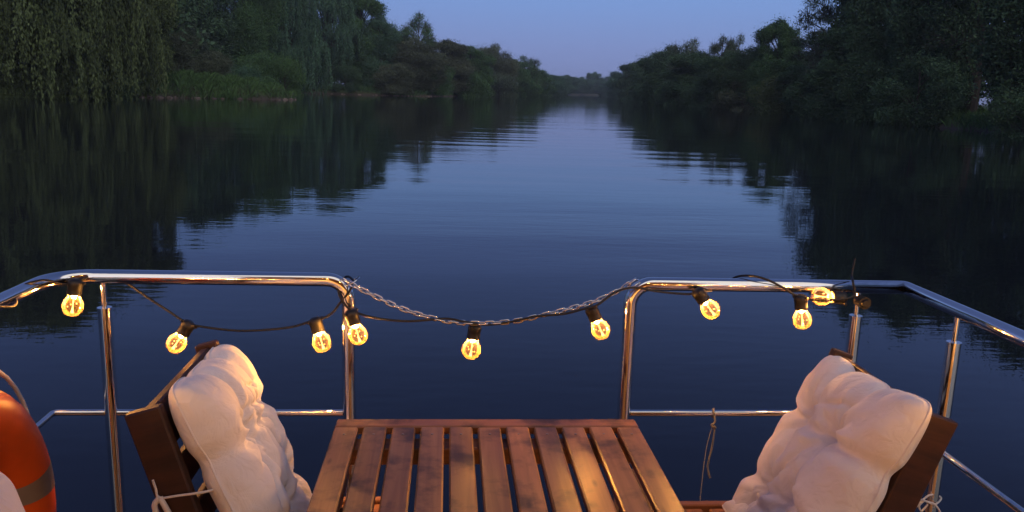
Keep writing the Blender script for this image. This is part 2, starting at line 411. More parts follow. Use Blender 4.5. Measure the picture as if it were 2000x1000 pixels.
def rel(o_parent, mb, name, mat, smooth=True):
    o = mb.build(name, mat, None, smooth=smooth); o.parent = o_parent
    o.matrix_parent_inverse = Matrix.Translation(-Vector(o_parent.location)); return o
rel(gl, MB().tube(pts, .0175, 24), 'top_rail', STEEL)
def rposts(root, L):
    for (x, y) in L:
        p0 = MB().tube([(x, y, DK+.012), (x, y, ZT-.082)], .0165, 20); p = rel(root, p0, 'post', STEEL)
        for nm, z0, z1, rr in (('pin', ZT-.0815, ZT-.012, .0065), ('cap', ZT-.0818, ZT-.0785, .0173), ('base_flange', DK+.001, DK+.0118, .034)):
            c = MB().tube([(x, y, z0), (x, y, z1)], rr, 20).build(nm, STEEL, p, smooth=True)
rposts(gl, [(-.842, YR), (XL, .9), (XL, -.2), (XL, -1.3)])
rel(gl, MB().tube([(XL, -1.4, ZM), (XL-.02, 1.7, ZM), (-.985, YR-.012, ZM), (-.977, YR, ZM), (-.262, YR, ZM)], .0082, 14), 'lower_rail', STEEL)
gr = empty('guard_rail', (.477, YR, DK))
tag(gr, 'polished steel guard rail on the right with a sharp mitred corner', 'guard rail', 'steel guard rails round the deck')
XQ = .477
pts = [(XQ, YR, DK+.004), (XQ, YR, 1.5)] + arc((XQ+r, YR, ZT-r), 180, 90, r, 9, 'xz') + [(XR-.3, YR, ZT), (XR-.012, YR, ZT), (XR-.004, YR-.002, ZT), (XR, YR-.012, ZT), (XR, 1.6, ZT), (XR, -1.40, ZT)]
rel(gr, MB().tube(pts, .0175, 24), 'top_rail', STEEL)
rposts(gr, [(1.088, YR), (XR+.002, 1.80), (XR, .7), (XR, -.3), (XR, -1.3)])
rel(gr, MB().tube([(XQ+.017, YR, ZM), (1.18, YR, ZM), (XR-.012, YR-.012, ZM), (XR, YR-.04, ZM), (XR, -1.4, ZM)], .0082, 14), 'lower_rail', STEEL)

# chain -----------------------------------------------------------------
ch = empty('safety_chain', (.11, YR, 1.80)); tag(ch, 'shiny steel link chain sagging across the gap between the two guard rails', 'chain')
def link_mesh():
    mb = MB(); a, b_ = .0078, .0052; pts = []
    for i in range(7): t = R(-90+180*i/6); pts.append((a+b_*math.cos(t), b_*math.sin(t), 0))
    for i in range(7): t = R(90+180*i/6); pts.append((-a+b_*math.cos(t), b_*math.sin(t), 0))
    mb.tube(pts, .0021, 8, closed=True); return mb
lk0 = None
cp = smooth_path([(-0.249, 2.012, 1.922), (-0.217, 2.000, 1.907), (-0.167, 1.998, 1.882), (-0.116, 1.995, 1.859), (-0.052, 1.990, 1.839), (0.012, 1.988, 1.826), (0.096, 1.988, 1.822), (0.180, 1.990, 1.829), (0.245, 1.992, 1.844), (0.310, 1.995, 1.860), (0.376, 2.000, 1.879), (0.442, 2.010, 1.908), (0.474, 2.014, 1.930)], 30)
pos = []; acc = 0; nxt = 0
for a_, b_ in zip(cp, cp[1:]):
    d = (b_-a_).length
    if acc + d >= nxt: pos.append((a_.copy(), (b_-a_).normalized())); nxt += .0182
    acc += d
for i, (p, t) in enumerate(pos):
    if lk0 is None: o = lk0 = link_mesh().build('link', STEEL, ch, smooth=True)
    else: o = lk0.copy(); COL.objects.link(o); o.parent = ch
    yv = Vector((0, 1, 0)); yv = (yv - t*yv.dot(t)).normalized(); zv = t.cross(yv)
    ang = (R(90) if i % 2 else 0) + R(4 + 9*math.sin(i*.7)); Mx = Matrix((t, yv, zv)).transposed().to_4x4()
    o.matrix_local = Matrix.Translation(p - Vector(ch.location)) @ Mx @ Matrix.Rotation(ang, 4, 'X')
for s_, q in (('left', (-.236, YR, ZT-.005)), ('right', (.478, YR, ZT-.002))):
    mb = MB(); mb.tube([(q[0]+.020*math.cos(a)*(.9), q[1]+.0215*math.sin(a), q[2]+.018*math.cos(a)*.6) for a in [2*math.pi*k/20 for k in range(20)]], .002, 8, closed=True)
    rel(ch, mb, 'end_ring', STEEL)

# string lights ------------------------------------------------------------
FIL = m_emit('lamp_filament', WARM, LAMP); TIP = m_emit('lamp_guide_glint', (1.0, .50, .14), LAMP*.0016)
def make_bulb():
    t = empty('hanging_bulb')       # origin at the top of the socket, hanging along -z
    mb = MB().lathe([(0, .001), (.009, .001), (.0145, -.003), (.0165, -.008), (.0165, -.016), (.0158, -.018), (.0158, -.030), (.0163, -.031), (.0163, -.036), (.0150, -.038), (.0, -.038)], 24)
    mb.tube([(-.021, 0, -.006), (.021, 0, -.006)], .0042, 10)
    mb.build('socket', RUBBER, t, smooth=True)
    prof = [(.0118, -.034), (.0124, -.040), (.0150, -.046), (.0190, -.0525), (.0220, -.0595), (.0232, -.067), (.0226, -.0745), (.0203, -.0815), (.0165, -.0875), (.0110, -.0915), (.0050, -.0933), (.0003, -.0936)]
    MB().lathe(prof, 32).build('globe', GLASS, t, smooth=True)
    MB().lathe([(0, -.0382), (.0050, -.0385), (.0058, -.042), (.0042, -.047), (0, -.048)], 14).build('filament', FIL, t, smooth=True)
    mb = MB().lathe([(.0, -.0482), (.0014, -.0485), (.0012, -.070), (.0020, -.077), (.0042, -.087), (.0030, -.0915), (0, -.092)], 14)  # guide rod; its flared glowing end stands for the source's reflection in the glass
    for k in range(5):
        a = k*1.257; rr = .008+.003*(k % 2); mb.tube([(rr*math.cos(a), rr*math.sin(a), -.060-.003*k), (rr*math.cos(a), rr*math.sin(a), -.0620-.003*k)], .0011, 6)
    mb.build('light_guide_glint', TIP, t, smooth=True)
    return t
b0 = make_bulb(); used = False
def place_bulb(top, tip, label, twist=0, group='bulbs of the string lights along the rail'):
    global used
    o = b0 if not used else copy_tree(b0); used = True
    top = Vector(top); d = (Vector(tip)-top).normalized()
    q = Vector((0, 0, -1)).rotation_difference(d)
    o.rotation_mode = 'QUATERNION'; o.rotation_quaternion = q @ Matrix.Rotation(twist, 3, 'Z').to_quaternion()
    o.location = top; tag(o, label, 'light bulb', group); return o
BULBS = [
 ((-0.885, 1.985, 1.922), (-0.896, 1.985, 1.861), 'glowing bulb hanging at the left bend of the top rail, nearest the lifebuoy'),
 ((-0.637, 2.030, 1.806), (-0.672, 2.030, 1.752), 'glowing bulb tilted to the left just above the wooden back of the left chair'),
 ((-0.331, 2.030, 1.819), (-0.314, 2.030, 1.756), 'glowing bulb hanging just left of the rounded end post of the left rail'),
 ((-0.236, 1.985, 1.853), (-0.220, 1.985, 1.798), 'brightest flaring bulb just right of the rounded end post of the left rail'),
 ((0.075, 2.000, 1.815), (0.068, 2.000, 1.760), 'glowing bulb hanging under the lowest middle of the chain'),
 ((0.367, 2.000, 1.864), (0.390, 2.000, 1.818), 'glowing bulb under the right end of the chain, tilted to the right'),
 ((0.636, 1.990, 1.915), (0.666, 1.990, 1.878), 'flaring bulb close below the right top rail, tilted down to the right'),
 ((0.916, 2.000, 1.902), (0.928, 2.000, 1.837), 'glowing bulb hanging straight down where the cable drops from its arc over the rail'),
 ((1.039, 2.000, 1.896), (1.000, 2.000, 1.898), 'glowing bulb lying sideways against the pin of the post behind the right chair'),
]
for i, (a, b_, lab) in enumerate(BULBS): place_bulb(a, b_, lab, i*.3).scale = (1.04, 1.04, .98)
for i, (x, y, lab) in enumerate([(-.85, 1.2, 'bulb on the left side rail beside the lifebuoy'), (-.94, .45, 'bulb on the left side rail, second behind the lifebuoy'), (-.94, -.05, 'bulb on the left side rail, third behind the lifebuoy'), (-.94, -.6, 'bulb on the left side rail next to the cabin'),
        (1.20, 1.33, 'bulb on the right side rail just outside the picture'), (1.20, .82, 'bulb on the right side rail, second behind the picture edge'), (1.20, .30, 'bulb on the right side rail, third behind the picture edge'), (1.20, -.30, 'bulb on the right side rail next to the cabin')]):
    s_ = 1 if x < 0 else -1
    place_bulb((x+s_*.02, y, 1.90), (x+s_*.03, y+.01, 1.80), lab, i).scale = (1.04, 1.04, .98)
cab = MB()
P1 = [(-.955, -.7, 1.942), (-.92, -.6, 1.90), (-.95, -.4, 1.89), (-.92, -.05, 1.90), (-.95, .2, 1.88), (-.92, .45, 1.90), (-.95, .8, 1.88), (-.83, 1.2, 1.90), (-.955, 1.4, 1.925), (-.965, 1.55, 1.941), (-.93, 1.68, 1.935), (-.925, 1.78, 1.912), (-.955, 1.85, 1.930), (-.93, 1.92, 1.935),
      (-0.906, 1.970, 1.913), (-0.885, 1.985, 1.919), (-0.872, 1.995, 1.921), (-0.868, 2.030, 1.924), (-0.852, 2.055, 1.923), (-0.806, 2.060, 1.903), (-0.742, 2.050, 1.861), (-0.693, 2.045, 1.829), (-0.649, 2.030, 1.805), (-0.622, 2.030, 1.796), (-0.515, 2.030, 1.784), (-0.400, 2.030, 1.793), (-0.341, 2.030, 1.810), (-0.318, 2.030, 1.815), (-0.288, 2.035, 1.831), (-0.267, 2.030, 1.859), (-0.241, 2.005, 1.895), (-0.232, 2.020, 1.918), (-0.251, 2.052, 1.923), (-0.269, 2.050, 1.907), (-0.266, 2.010, 1.887), (-0.251, 2.005, 1.862), (-0.237, 1.990, 1.854), (-0.217, 1.990, 1.844), (-0.166, 1.990, 1.831), (-0.090, 1.990, 1.825), (-0.001, 1.985, 1.834), (0.044, 1.985, 1.827), (0.102, 1.985, 1.819), (0.167, 1.985, 1.828), (0.231, 1.985, 1.843), (0.296, 1.985, 1.849), (0.348, 1.985, 1.863), (0.381, 1.985, 1.873), (0.427, 2.000, 1.902), (0.474, 2.005, 1.915), (0.549, 2.010, 1.904), (0.623, 2.010, 1.899), (0.646, 2.000, 1.910), (0.697, 2.030, 1.906), (0.738, 2.055, 1.920), (0.763, 2.050, 1.938), (0.792, 2.020, 1.947), (0.828, 2.005, 1.940), (0.869, 2.000, 1.921), (0.901, 2.000, 1.903), (0.938, 2.000, 1.892), (0.974, 1.985, 1.894), (1.022, 1.985, 1.897), (1.055, 1.990, 1.907), (1.054, 2.000, 1.938), (1.064, 2.030, 1.950), (1.075, 2.045, 1.992)]
cab.tube(smooth_path(P1, 7), .0030, 8)
cab.tube(smooth_path([(1.18, -.35, 1.90), (1.2, .0, 1.88), (1.18, .30, 1.90), (1.2, .55, 1.88), (1.18, .82, 1.90), (1.2, 1.1, 1.88), (1.18, 1.33, 1.90), (1.205, 1.40, 1.94)], 7), .003, 8)
co = cab.build('light_cable', RUBBER, smooth=True)
tag(co, 'thin black cable of the string lights winding along the rails and the chain', 'cable')
pe = empty('cable_plug', (1.085, 1.998, 1.886)); tag(pe, 'round black end plug of the cable above the right chair', 'plug')
rel(pe, MB().tube([(1.085, 2.02, 1.886), (1.085, 1.985, 1.886)], [.0145, .0165], 20), 'plug_body', RUBBER)
rel(pe, MB().tube([(1.085, 1.986, 1.886), (1.085, 1.979, 1.886)], [.012, .009], 20), 'plug_face', RUBBER)

# lamps on the cabin wall behind the viewer
SHADE = m_plain('lamp_shade_metal', (.05, .05, .05), .4)
WL = m_emit('wall_lamp_glow', (1.0, .42, .09), 110.0)
def ceiling_lamp(x, y, lab):
    z = DK+2.26; t = empty('ceiling_lamp', (x, y, z)); tag(t, lab, 'lamp', 'lamps under the cabin roof')
    rel(t, MB().tube([(x, y, z), (x, y, z-.012)], .035, 20), 'ceiling_rose', SHADE)
    rel(t, MB().tube([(x, y, z-.0125), (x, y, z-.075)], .004, 8), 'stem', SHADE)
    rel(t, MB().lathe([(.012, 0), (.03, -.005), (.055, -.04), (.0535, -.041), (.028, -.010), (.012, -.006)], 24, Matrix.Translation((x, y, z-.075))), 'lamp_shade', SHADE)
    rel(t, MB().lathe([(0, -.012), (.02, -.020), (.034, -.045), (.024, -.072), (0, -.080)], 20, Matrix.Translation((x, y, z-.075))), 'lamp_globe', WL)
ceiling_lamp(-.45, .05, 'lit lamp under the cabin roof on the left, behind the viewer'); ceiling_lamp(.62, .05, 'lit lamp under the cabin roof on the right, behind the viewer')

# rope on the lower rail -----------------------------------------------------
rp = empty('rope_end', (.722, YR, ZM)); tag(rp, 'short frayed rope end knotted to the lower bar of the right rail', 'rope')
mb = MB()
mb.tube([(.722+.002*math.sin(2*a), YR+.0115*math.cos(a), ZM+.0115*math.sin(a)) for a in [2*math.pi*k/16 for k in range(16)]], .0026, 8, closed=True)
mb.tube(smooth_path([(.722, YR-.012, ZM-.004), (.724, YR-.014, ZM-.02), (.716, YR-.012, ZM-.03), (.727, YR-.016, ZM-.036), (.719, YR-.018, ZM-.030), (.725, YR-.012, ZM-.044), (.724, YR-.012, ZM-.07), (.722, YR-.012, ZM-.10), (.716, YR-.012, ZM-.135), (.716, YR-.012, ZM-.155), (.724, YR-.013, ZM-.182)], 6), .0027, 8)
rel(rp, mb, 'rope', GREYROPE)
fl = MB().tube(smooth_path([(.718, YR-.012, ZM-.035), (.704, YR-.02, ZM-.10), (.686, YR-.06, ZM-.19), (.668, YR-.11, ZM-.245), (.66, YR-.14, ZM-.30)], 6), .0012, 6).build('fishing_line', GREYROPE, smooth=True)
tag(fl, 'thin pale line running from the knot on the lower bar down to the chair seat', 'line')

# table ------------------------------------------------------------------
TB = empty('folding_table', (.10, 1.3, DK)); tag(TB, 'stained wooden slatted table in the middle of the deck', 'table')
TX0, TX1, TY0, TY1, TZ = -.247, .454, .72, 1.812, 1.64
def slat(x0, x1, y0, y1, z0, z1, mat, name='slat', bev=.0035, par=TB):
    cx_, cy_, cz_ = (x0+x1)/2, (y0+y1)/2, (z0+z1)/2
    o = MB().box((x0-cx_, y0-cy_, z0-cz_), (x1-cx_, y1-cy_, z1-cz_), bev).build(name, mat)
    o.parent = par; o.location = (cx_-par.location[0], cy_-par.location[1], cz_-par.location[2]); return o
slat(TX0, TX1, TY1-.044, TY1, TZ-.021, TZ, WOOD_E, 'end_board')
slat(TX0, TX1, TY0, TY0+.044, TZ-.021, TZ, WOOD_E, 'end_board')
pw = (TX1-TX0+.0118)/11
for i in range(11):
    x0 = TX0+i*pw; slat(x0, x0+pw-.0118, TY0+.0455, TY1-.0455, TZ-.0215, TZ-.0005+.0008*math.sin(i*2.3), WOOD_T)
for yy in (TY1-.115, TY0+.09): slat(TX0+.03, TX1-.03, yy, yy+.055, TZ-.062, TZ-.0217, WOOD_E, 'crossbeam')
for xx in (TX0+.02, TX1-.045): slat(xx, xx+.022, TY0+.1, TY1-.13, TZ-.085, TZ-.063, WOOD_T, 'side_rail')
for sx in (TX0+.055, TX1-.08):
    for d in (1, -1):
        Mx = Matrix.Translation((sx+.024*(d > 0), (TY0+TY1)/2, (TZ-.085+DK)/2)) @ Matrix.Rotation(R(d*38), 4, 'X')
        o = MB().box((-.011, -.02, -.42), (.011, .02, .42), .003).build('leg', WOOD_C); o.parent = TB
        o.matrix_local = Matrix.Translation(-Vector(TB.location)) @ Mx
SCR = m_plain('screw_head', (.30, .26, .22), .45, .9)
mb = MB()
for i in range(11):
    xc = TX0+i*pw+(pw-.0118)/2
    for yy in (TY1-.088, TY0+.118): mb.lathe([(0, 0), (.0028, 0), (.0034, -.0012)], 10, Matrix.Translation((xc, yy, TZ+.0009)))
rel(TB, mb, 'screws', SCR, False)['kind'] = 'stuff'

# chairs ------------------------------------------------------------------
def make_chair(lab, side, ang, X0, Y0, W_=.44, ztop=1.80):
    # side +1: sitter faces +x (chair stands at the left). X0 = rear top edge of the back, Y0 = near side
    t = empty('folding_chair', (X0+side*.25, Y0+W_/2, DK)); tag(t, lab, 'chair', 'folding chairs at the table')
    ca, sa = math.cos(R(ang)), math.sin(R(ang))
    # local frame of the back: u down along the back, n towards the sitter
    def Mback(): 
        u = Vector((side*sa, 0, -ca)); nn = Vector((side*ca, 0, sa)); v = Vector((0, 1, 0))
        return Matrix(((u.x, v.x, nn.x, X0), (u.y, v.y, nn.y, Y0), (u.z, v.z, nn.z, ztop), (0, 0, 0, 1)))
    M = Mback(); L = (ztop-DK)/ca
    def p(lo, hi, name, mat=WOOD_C, bev=.003, M_=None):
        c = (Vector(lo)+Vector(hi))/2; mb = MB().box(Vector(lo)-c, Vector(hi)-c, bev)
        o = mb.build(name, mat); o.parent = t; o.matrix_local = Matrix.Translation(-Vector(t.location)) @ (M_ or M) @ Matrix.Translation(c); return o
    p((.0, 0, 0), (L-.005, .024, .066), 'back_stile'); p((.004, W_-.024, 0), (L-.005, W_, .050), 'back_stile')
    p((.012, .025, .012), (.105, W_-.025, .034), 'back_rail')
    for k in range(3): p((.135+k*.1, .025, .012), (.195+k*.1, W_-.025, .030), 'back_slat')
    # seat
    zs = 1.400-.012; xs = X0 + side*((ztop-zs)*sa/ca)
    def bx(x0, x1, y0, y1, z0, z1, name, mat):
        a, b_ = sorted((x0, x1)); return p((a, y0, z0), (b_, y1, z1), name, mat, .003, Matrix.Identity(4))
    xa, xb = xs+side*.045, xs+side*.335
    bx(xa-side*.02, xb, Y0-.024, Y0-.002, zs-.045, zs+.008, 'seat_rail', WOOD_S); bx(xa-side*.02, xb, Y0+W_+.002, Y0+W_+.024, zs-.045, zs+.008, 'seat_rail', WOOD_S)
    for k in range(4):
        q0 = xa + side*(.01+k*.070); bx(q0, q0+side*.052, Y0-.001, Y0+W_+.001, zs-.020, zs-.001, 'seat_slat', WOOD_S)
    # crossed rear legs
    for yy in (Y0+.052, Y0+W_-.074):
        a = Vector((xb-side*.05, 0, zs-.046)); b_ = Vector((xs-side*.07, 0, DK+.004)); d = b_-a; ln = d.length
        u = d.normalized(); nn = Vector((0, 1, 0)).cross(u); Ml = Matrix(((u.x, 0, nn.x, a.x), (0, 1, 0, yy), (u.z, 0, nn.z, a.z), (0, 0, 0, 1)))
        p((0, 0, -.018), (ln, .022, .018), 'leg', WOOD_C, .003, Ml)
    return t, M, xs, zs
def cushion(name, lab, grp, M, su, sv, T, seed, droop=0., parent=None, flop=0.0):
    """tufted square cushion: local x,y = half sizes su,sv, z = thickness, front side +z"""
    N = 120; rg = np.random.RandomState(seed)
    u = np.sin(np.linspace(-np.pi/2, np.pi/2, N)*.92)/math.sin(np.pi/2*.92); U, V = np.meshgrid(u, u, indexing='ij')
    def wob(sc, amp, s):
        r_ = np.random.RandomState(s); o = np.zeros_like(U)
        for k in range(9):
            a, b_ = r_.randn(2)*sc; o += np.sin(a*U+b_*V+r_.rand()*6.28)
        return o*amp/3
    aU, aV = np.abs(U), np.abs(V)
    edge = np.clip(1-aU**4.2, 0, 1)*np.clip(1-aV**4.2, 0, 1)
    base = edge**.46
    tf = [(a+rg.uniform(-.05, .05), b_+rg.uniform(-.05, .05)) for a in (-.36, .36) for b_ in (-.36, .36)]
    gro = np.zeros_like(U)
    UW, VW = U+wob(3, .06, seed+1), V+wob(3, .06, seed+2)
    for c in (-.36, .36):
        gro = np.maximum(gro, .32*np.exp(-((UW-c)/.085)**2)*(.5+.5*np.exp(-((aV-.36)/.35)**2)+.25*(aV > .5)))
        gro = np.maximum(gro, .32*np.exp(-((VW-c)/.085)**2)*(.5+.5*np.exp(-((aU-.36)/.35)**2)+.25*(aU > .5)))
    tuft = np.zeros_like(U); wr = np.zeros_like(U)
    for k, (a, b_) in enumerate(tf):
        rr = np.hypot(U-a, V-b_); th = np.arctan2(V-b_, U-a)
        tuft = np.maximum(tuft, .86*np.exp(-(rr/.14)**1.15))
        wr += .085*np.exp(-(rr/.34)**2)*np.clip(rr/.07, 0, 1)*(1.3-2*np.abs(np.sin(th*3.5+seed+k+.8*np.sin(rr*9)))+.5*np.sin(th*11+2*k+seed))
    # folds running in from the edge seam
    fe = .085*(np.exp(-((1-aU)/.16)**2)*np.sin(V*19+wob(4, .5, seed+5)*3)+np.exp(-((1-aV)/.16)**2)*np.sin(U*17+wob(4, .5, seed+6)*3))
    prof = np.clip(base*(1-np.maximum(gro, tuft)) + (wr+fe+wob(5, .03, seed+3))*base, 0.0, 2)
    # soft crease lines
    for k in range(12):
        a = rg.uniform(0, 3.14); c = rg.uniform(-.7, .7); dd = U*math.cos(a)+V*math.sin(a)-c + wob(2, .05, seed+20+k)
        al = U*-math.sin(a)+V*math.cos(a)-rg.uniform(-.5, .5)
        prof -= .17*np.exp(-np.abs(dd/.026)**1.3)*np.exp(-(al/.32)**2)*base
    # outline: corners stick out, sides pinched at the grooves
    rc = (aU*aV)**7
    def pin(w): return 1-.060*(1-w**2)-.06*np.exp(-((np.abs(w)-.36)/.10)**2)
    X = su*U*(1-.065*rc)*pin(V)*(1+wob(2, .02, seed+8)); Y = sv*V*(1-.065*rc)*pin(U)*(1+wob(2, .02, seed+9))
    Zf = T*.5*prof*(1+wob(1.5, .08, seed+10)); Zb = -T*.24*np.clip(base*(1-.6*np.maximum(gro, tuft))+.02*wob(4, 1, seed+4), 0, 2)
    bend = droop*(U**2) + flop*np.exp(-((U+1)**2+(V-1)**2)/.5) + wob(1.2, .006, seed+11)
    vf = np.stack([X, Y, Zf+bend], -1).reshape(-1, 3); vb = np.stack([X, Y, Zb+bend], -1).reshape(-1, 3)
    idx = np.arange(N*N).reshape(N, N)
    qf = np.stack([idx[:-1, :-1], idx[1:, :-1], idx[1:, 1:], idx[:-1, 1:]], -1).reshape(-1, 4)
    qb = qf[:, ::-1]+N*N
    ring = list(idx[:, 0])+list(idx[-1, 1:])+list(idx[::-1, -1][1:])+list(idx[0, ::-1][1:-1]); rn = ring[1:]+ring[:1]
    qs = np.array([(b_, a, a+N*N, b_+N*N) for a, b_ in zip(ring, rn)])
    me = np_mesh(name, np.concatenate([vf, vb]), np.concatenate([qf, qb, qs]), CLOTH, smooth=True)
    o = bpy.data.objects.new(name, me); COL.objects.link(o)
    # the seam piping, a sub-piece
    mid = (vf[ring]+vb[ring])/2
    pts = [tuple(q) for q in mid[::3]]
    s_ = MB().tube(pts, .0022, 6, closed=True).build('piping', CLOTH, o, smooth=True)
    o.matrix_world = M
    tag(o, lab, 'cushion', grp)
    return o
def back_cushion(Mb, cu, cv, cn, su, sv, T, seed, lab, side, roll=0, tilt=0, turn=0, **k):
    M = Mb @ Matrix.Translation((cu, cv, cn)) @ Matrix.Rotation(R(roll), 4, 'Z') @ Matrix.Rotation(R(tilt), 4, 'Y') @ Matrix.Rotation(R(turn), 4, 'X')
    return cushion('tufted_cushion', lab, 'white tufted cushions on the chairs', M, su, sv, T, seed, **k)
def tie(pts, lab, rad=.0024):
    o = MB().tube(smooth_path(pts, 6), rad, 7).build('tie_cord', CORD, smooth=True); tag(o, lab, 'cord'); return o

c1, M1, xs1, zs1 = make_chair('dark wooden folding chair on the left of the table, its back by the rail', 1, 16, -.578, 1.44)
q1 = back_cushion(M1, .240, .225, .095, .255, .240, .185, 11, 'white tufted cushion leaning on the back of the left chair', 1, roll=-4, tilt=-7, turn=-8)
s1 = cushion('seat_pad', 'white seat cushion of the left chair half hidden beside the table', 'seat cushions of the chairs', Matrix.Translation((xs1+.115, 1.68, zs1+.040)), .10, .185, .085, 21)
c2, M2, xs2, zs2 = make_chair('dark wooden folding chair on the right of the table', -1, 19, .985, 1.405)
q2 = back_cushion(M2, .250, .212, .078, .265, .250, .185, 34, 'white tufted cushion leaning on the back of the right chair', -1, roll=-3, tilt=-7, turn=-8)
s2 = cushion('seat_pad', 'white seat cushion of the right chair seen below its back cushion', 'seat cushions of the chairs', Matrix.Translation((xs2-.085, 1.62, zs2+.040)), .085, .18, .085, 22)
c3, M3, xs3, zs3 = make_chair('dark wooden folding chair nearest the viewer at the bottom left, only its cushion showing', 1, 16, -.795, .755)
q3 = back_cushion(M3, .215, .225, .120, .235, .225, .17, 57, 'white cushion corner at the bottom left in front of the lifebuoy', 1, roll=2, tilt=-6)

tieL = tie([(-0.423, 1.460, 1.647), (-0.444, 1.437, 1.652), (-0.485, 1.433, 1.648), (-0.520, 1.433, 1.644), (-0.526, 1.434, 1.661), (-0.530, 1.433, 1.679)], 'white tie cord of the left cushion wrapped round the chair back')
for q_ in ([(-0.519, 1.432, 1.645), (-0.512, 1.430, 1.632), (-0.504, 1.430, 1.614)], [(-0.519, 1.432, 1.645), (-0.528, 1.430, 1.632), (-0.526, 1.430, 1.614)]): MB().tube(smooth_path(q_, 5), .0055, 7).build('tassel', CORD, tieL, smooth=True)
tieR = tie([(0.897, 1.430, 1.647), (0.964, 1.500, 1.601), (1.159, 1.740, 1.460), (1.211, 1.775, 1.431), (1.242, 1.800, 1.435), (1.206, 1.785, 1.452), (1.179, 1.775, 1.444), (1.161, 1.770, 1.427)], 'white tie cord of the right cushion knotted round the rail post')
for q_ in ([(1.180, 1.772, 1.442), (1.168, 1.770, 1.430), (1.176, 1.770, 1.416), (1.189, 1.770, 1.434)], [(1.181, 1.772, 1.442), (1.207, 1.770, 1.434), (1.227, 1.770, 1.409)]): MB().tube(smooth_path(q_, 6), .0024, 7).build('bow', CORD, tieR, smooth=True)

# lifebuoy -----------------------------------------------------------------
LBC = Vector((-.885, 1.395, 1.510)); lb = empty('lifebuoy', LBC); tag(lb, 'orange lifebuoy with grey reflective band hanging inside the left rail', 'lifebuoy')
def ringpt(a, b_, Rm, rt, ex=1.0): return ((rt*ex)*math.sin(b_), (Rm+rt*math.cos(b_))*math.cos(a), (Rm+rt*math.cos(b_))*math.sin(a))
def ringseg(a0, a1, Rm, rt, n, m=28, ex=.85, closed=False, wav=0):
    vs = []; fs = []; nn = n if closed else n+1
    for i in range(nn):
        a = a0+(a1-a0)*i/n; k = 1+wav*math.exp(-(((math.degrees(a)-52) % 360 - 0)/8)**2)
        for j in range(m): vs.append(ringpt(a, 2*math.pi*j/m, Rm, rt*k, ex))
    for i in range(n):
        i2 = (i+1) % nn
        for j in range(m): fs.append((i*m+j, i*m+(j+1) % m, i2*m+(j+1) % m, i2*m+j))
    mb = MB().add(vs, fs); return mb
ringseg(0, 2*math.pi, .285, .062, 96, closed=True).build('ring', ORANGE, lb, smooth=True)
for a in (0, 90, 180, 270): ringseg(R(a+4.5), R(a+15.5), .285, .0632, 10).build('reflective_band', TAPE, lb, smooth=True)
for k in range(4):
    a0 = R(90*k+16); a1 = R(90*k+94); pts = []
    for i in range(13):
        t = i/12; a = a0+(a1-a0)*t; rr = .285+.064+.035*math.sin(math.pi*t); pts.append((.0, rr*math.cos(a), rr*math.sin(a)))
    MB().tube(pts, .0045, 8).build('grab_line', CORD, lb, smooth=True)
hk = MB().tube(smooth_path([(-.955, 1.40, 1.938), (-.93, 1.43, 1.90), (-.885, 1.44, 1.86), (-.87, 1.44, 1.80), (-.90, 1.44, 1.78)], 6), .004, 8).build('white_cord', CORD, smooth=True)
tag(hk, 'white cord hanging the lifebuoy from the left top rail', 'cord')

# ------------------------------------------------------------------ vegetation
def leaves(P, size, rg, up=.3, asp=.5):
    """one small rhombus per point; size may be per-leaf"""
    n = len(P); a = rg.randn(n, 3); a /= np.linalg.norm(a, axis=1)[:, None]
    a[:, 2] *= 1-up; b = rg.randn(n, 3); b -= a*(a*b).sum(1)[:, None]/(a*a).sum(1)[:, None]
    a /= np.linalg.norm(a, axis=1)[:, None]; b /= np.linalg.norm(b, axis=1)[:, None]
    s = (np.ones(n)*size*rg.uniform(.6, 1.4, n))[:, None]
    V = np.stack([P-a*s, P-b*s*asp, P+a*s, P+b*s*asp], 1).reshape(-1, 3)
    return V, np.arange(4*n).reshape(-1, 4)
def hang_leaves(P, l, w, rg):
    n = len(P); th = rg.uniform(0, 6.28, n); b = np.stack([np.cos(th), np.sin(th), np.zeros(n)], 1)
    a = np.stack([rg.randn(n)*.25, rg.randn(n)*.25, -np.ones(n)], 1); l_ = (l*rg.uniform(.6, 1.4, n))[:, None]
    V = np.stack([P, P+a*l_*.5-b*w, P+a*l_, P+a*l_*.5+b*w], 1).reshape(-1, 3)
    return V, np.arange(4*n).reshape(-1, 4)
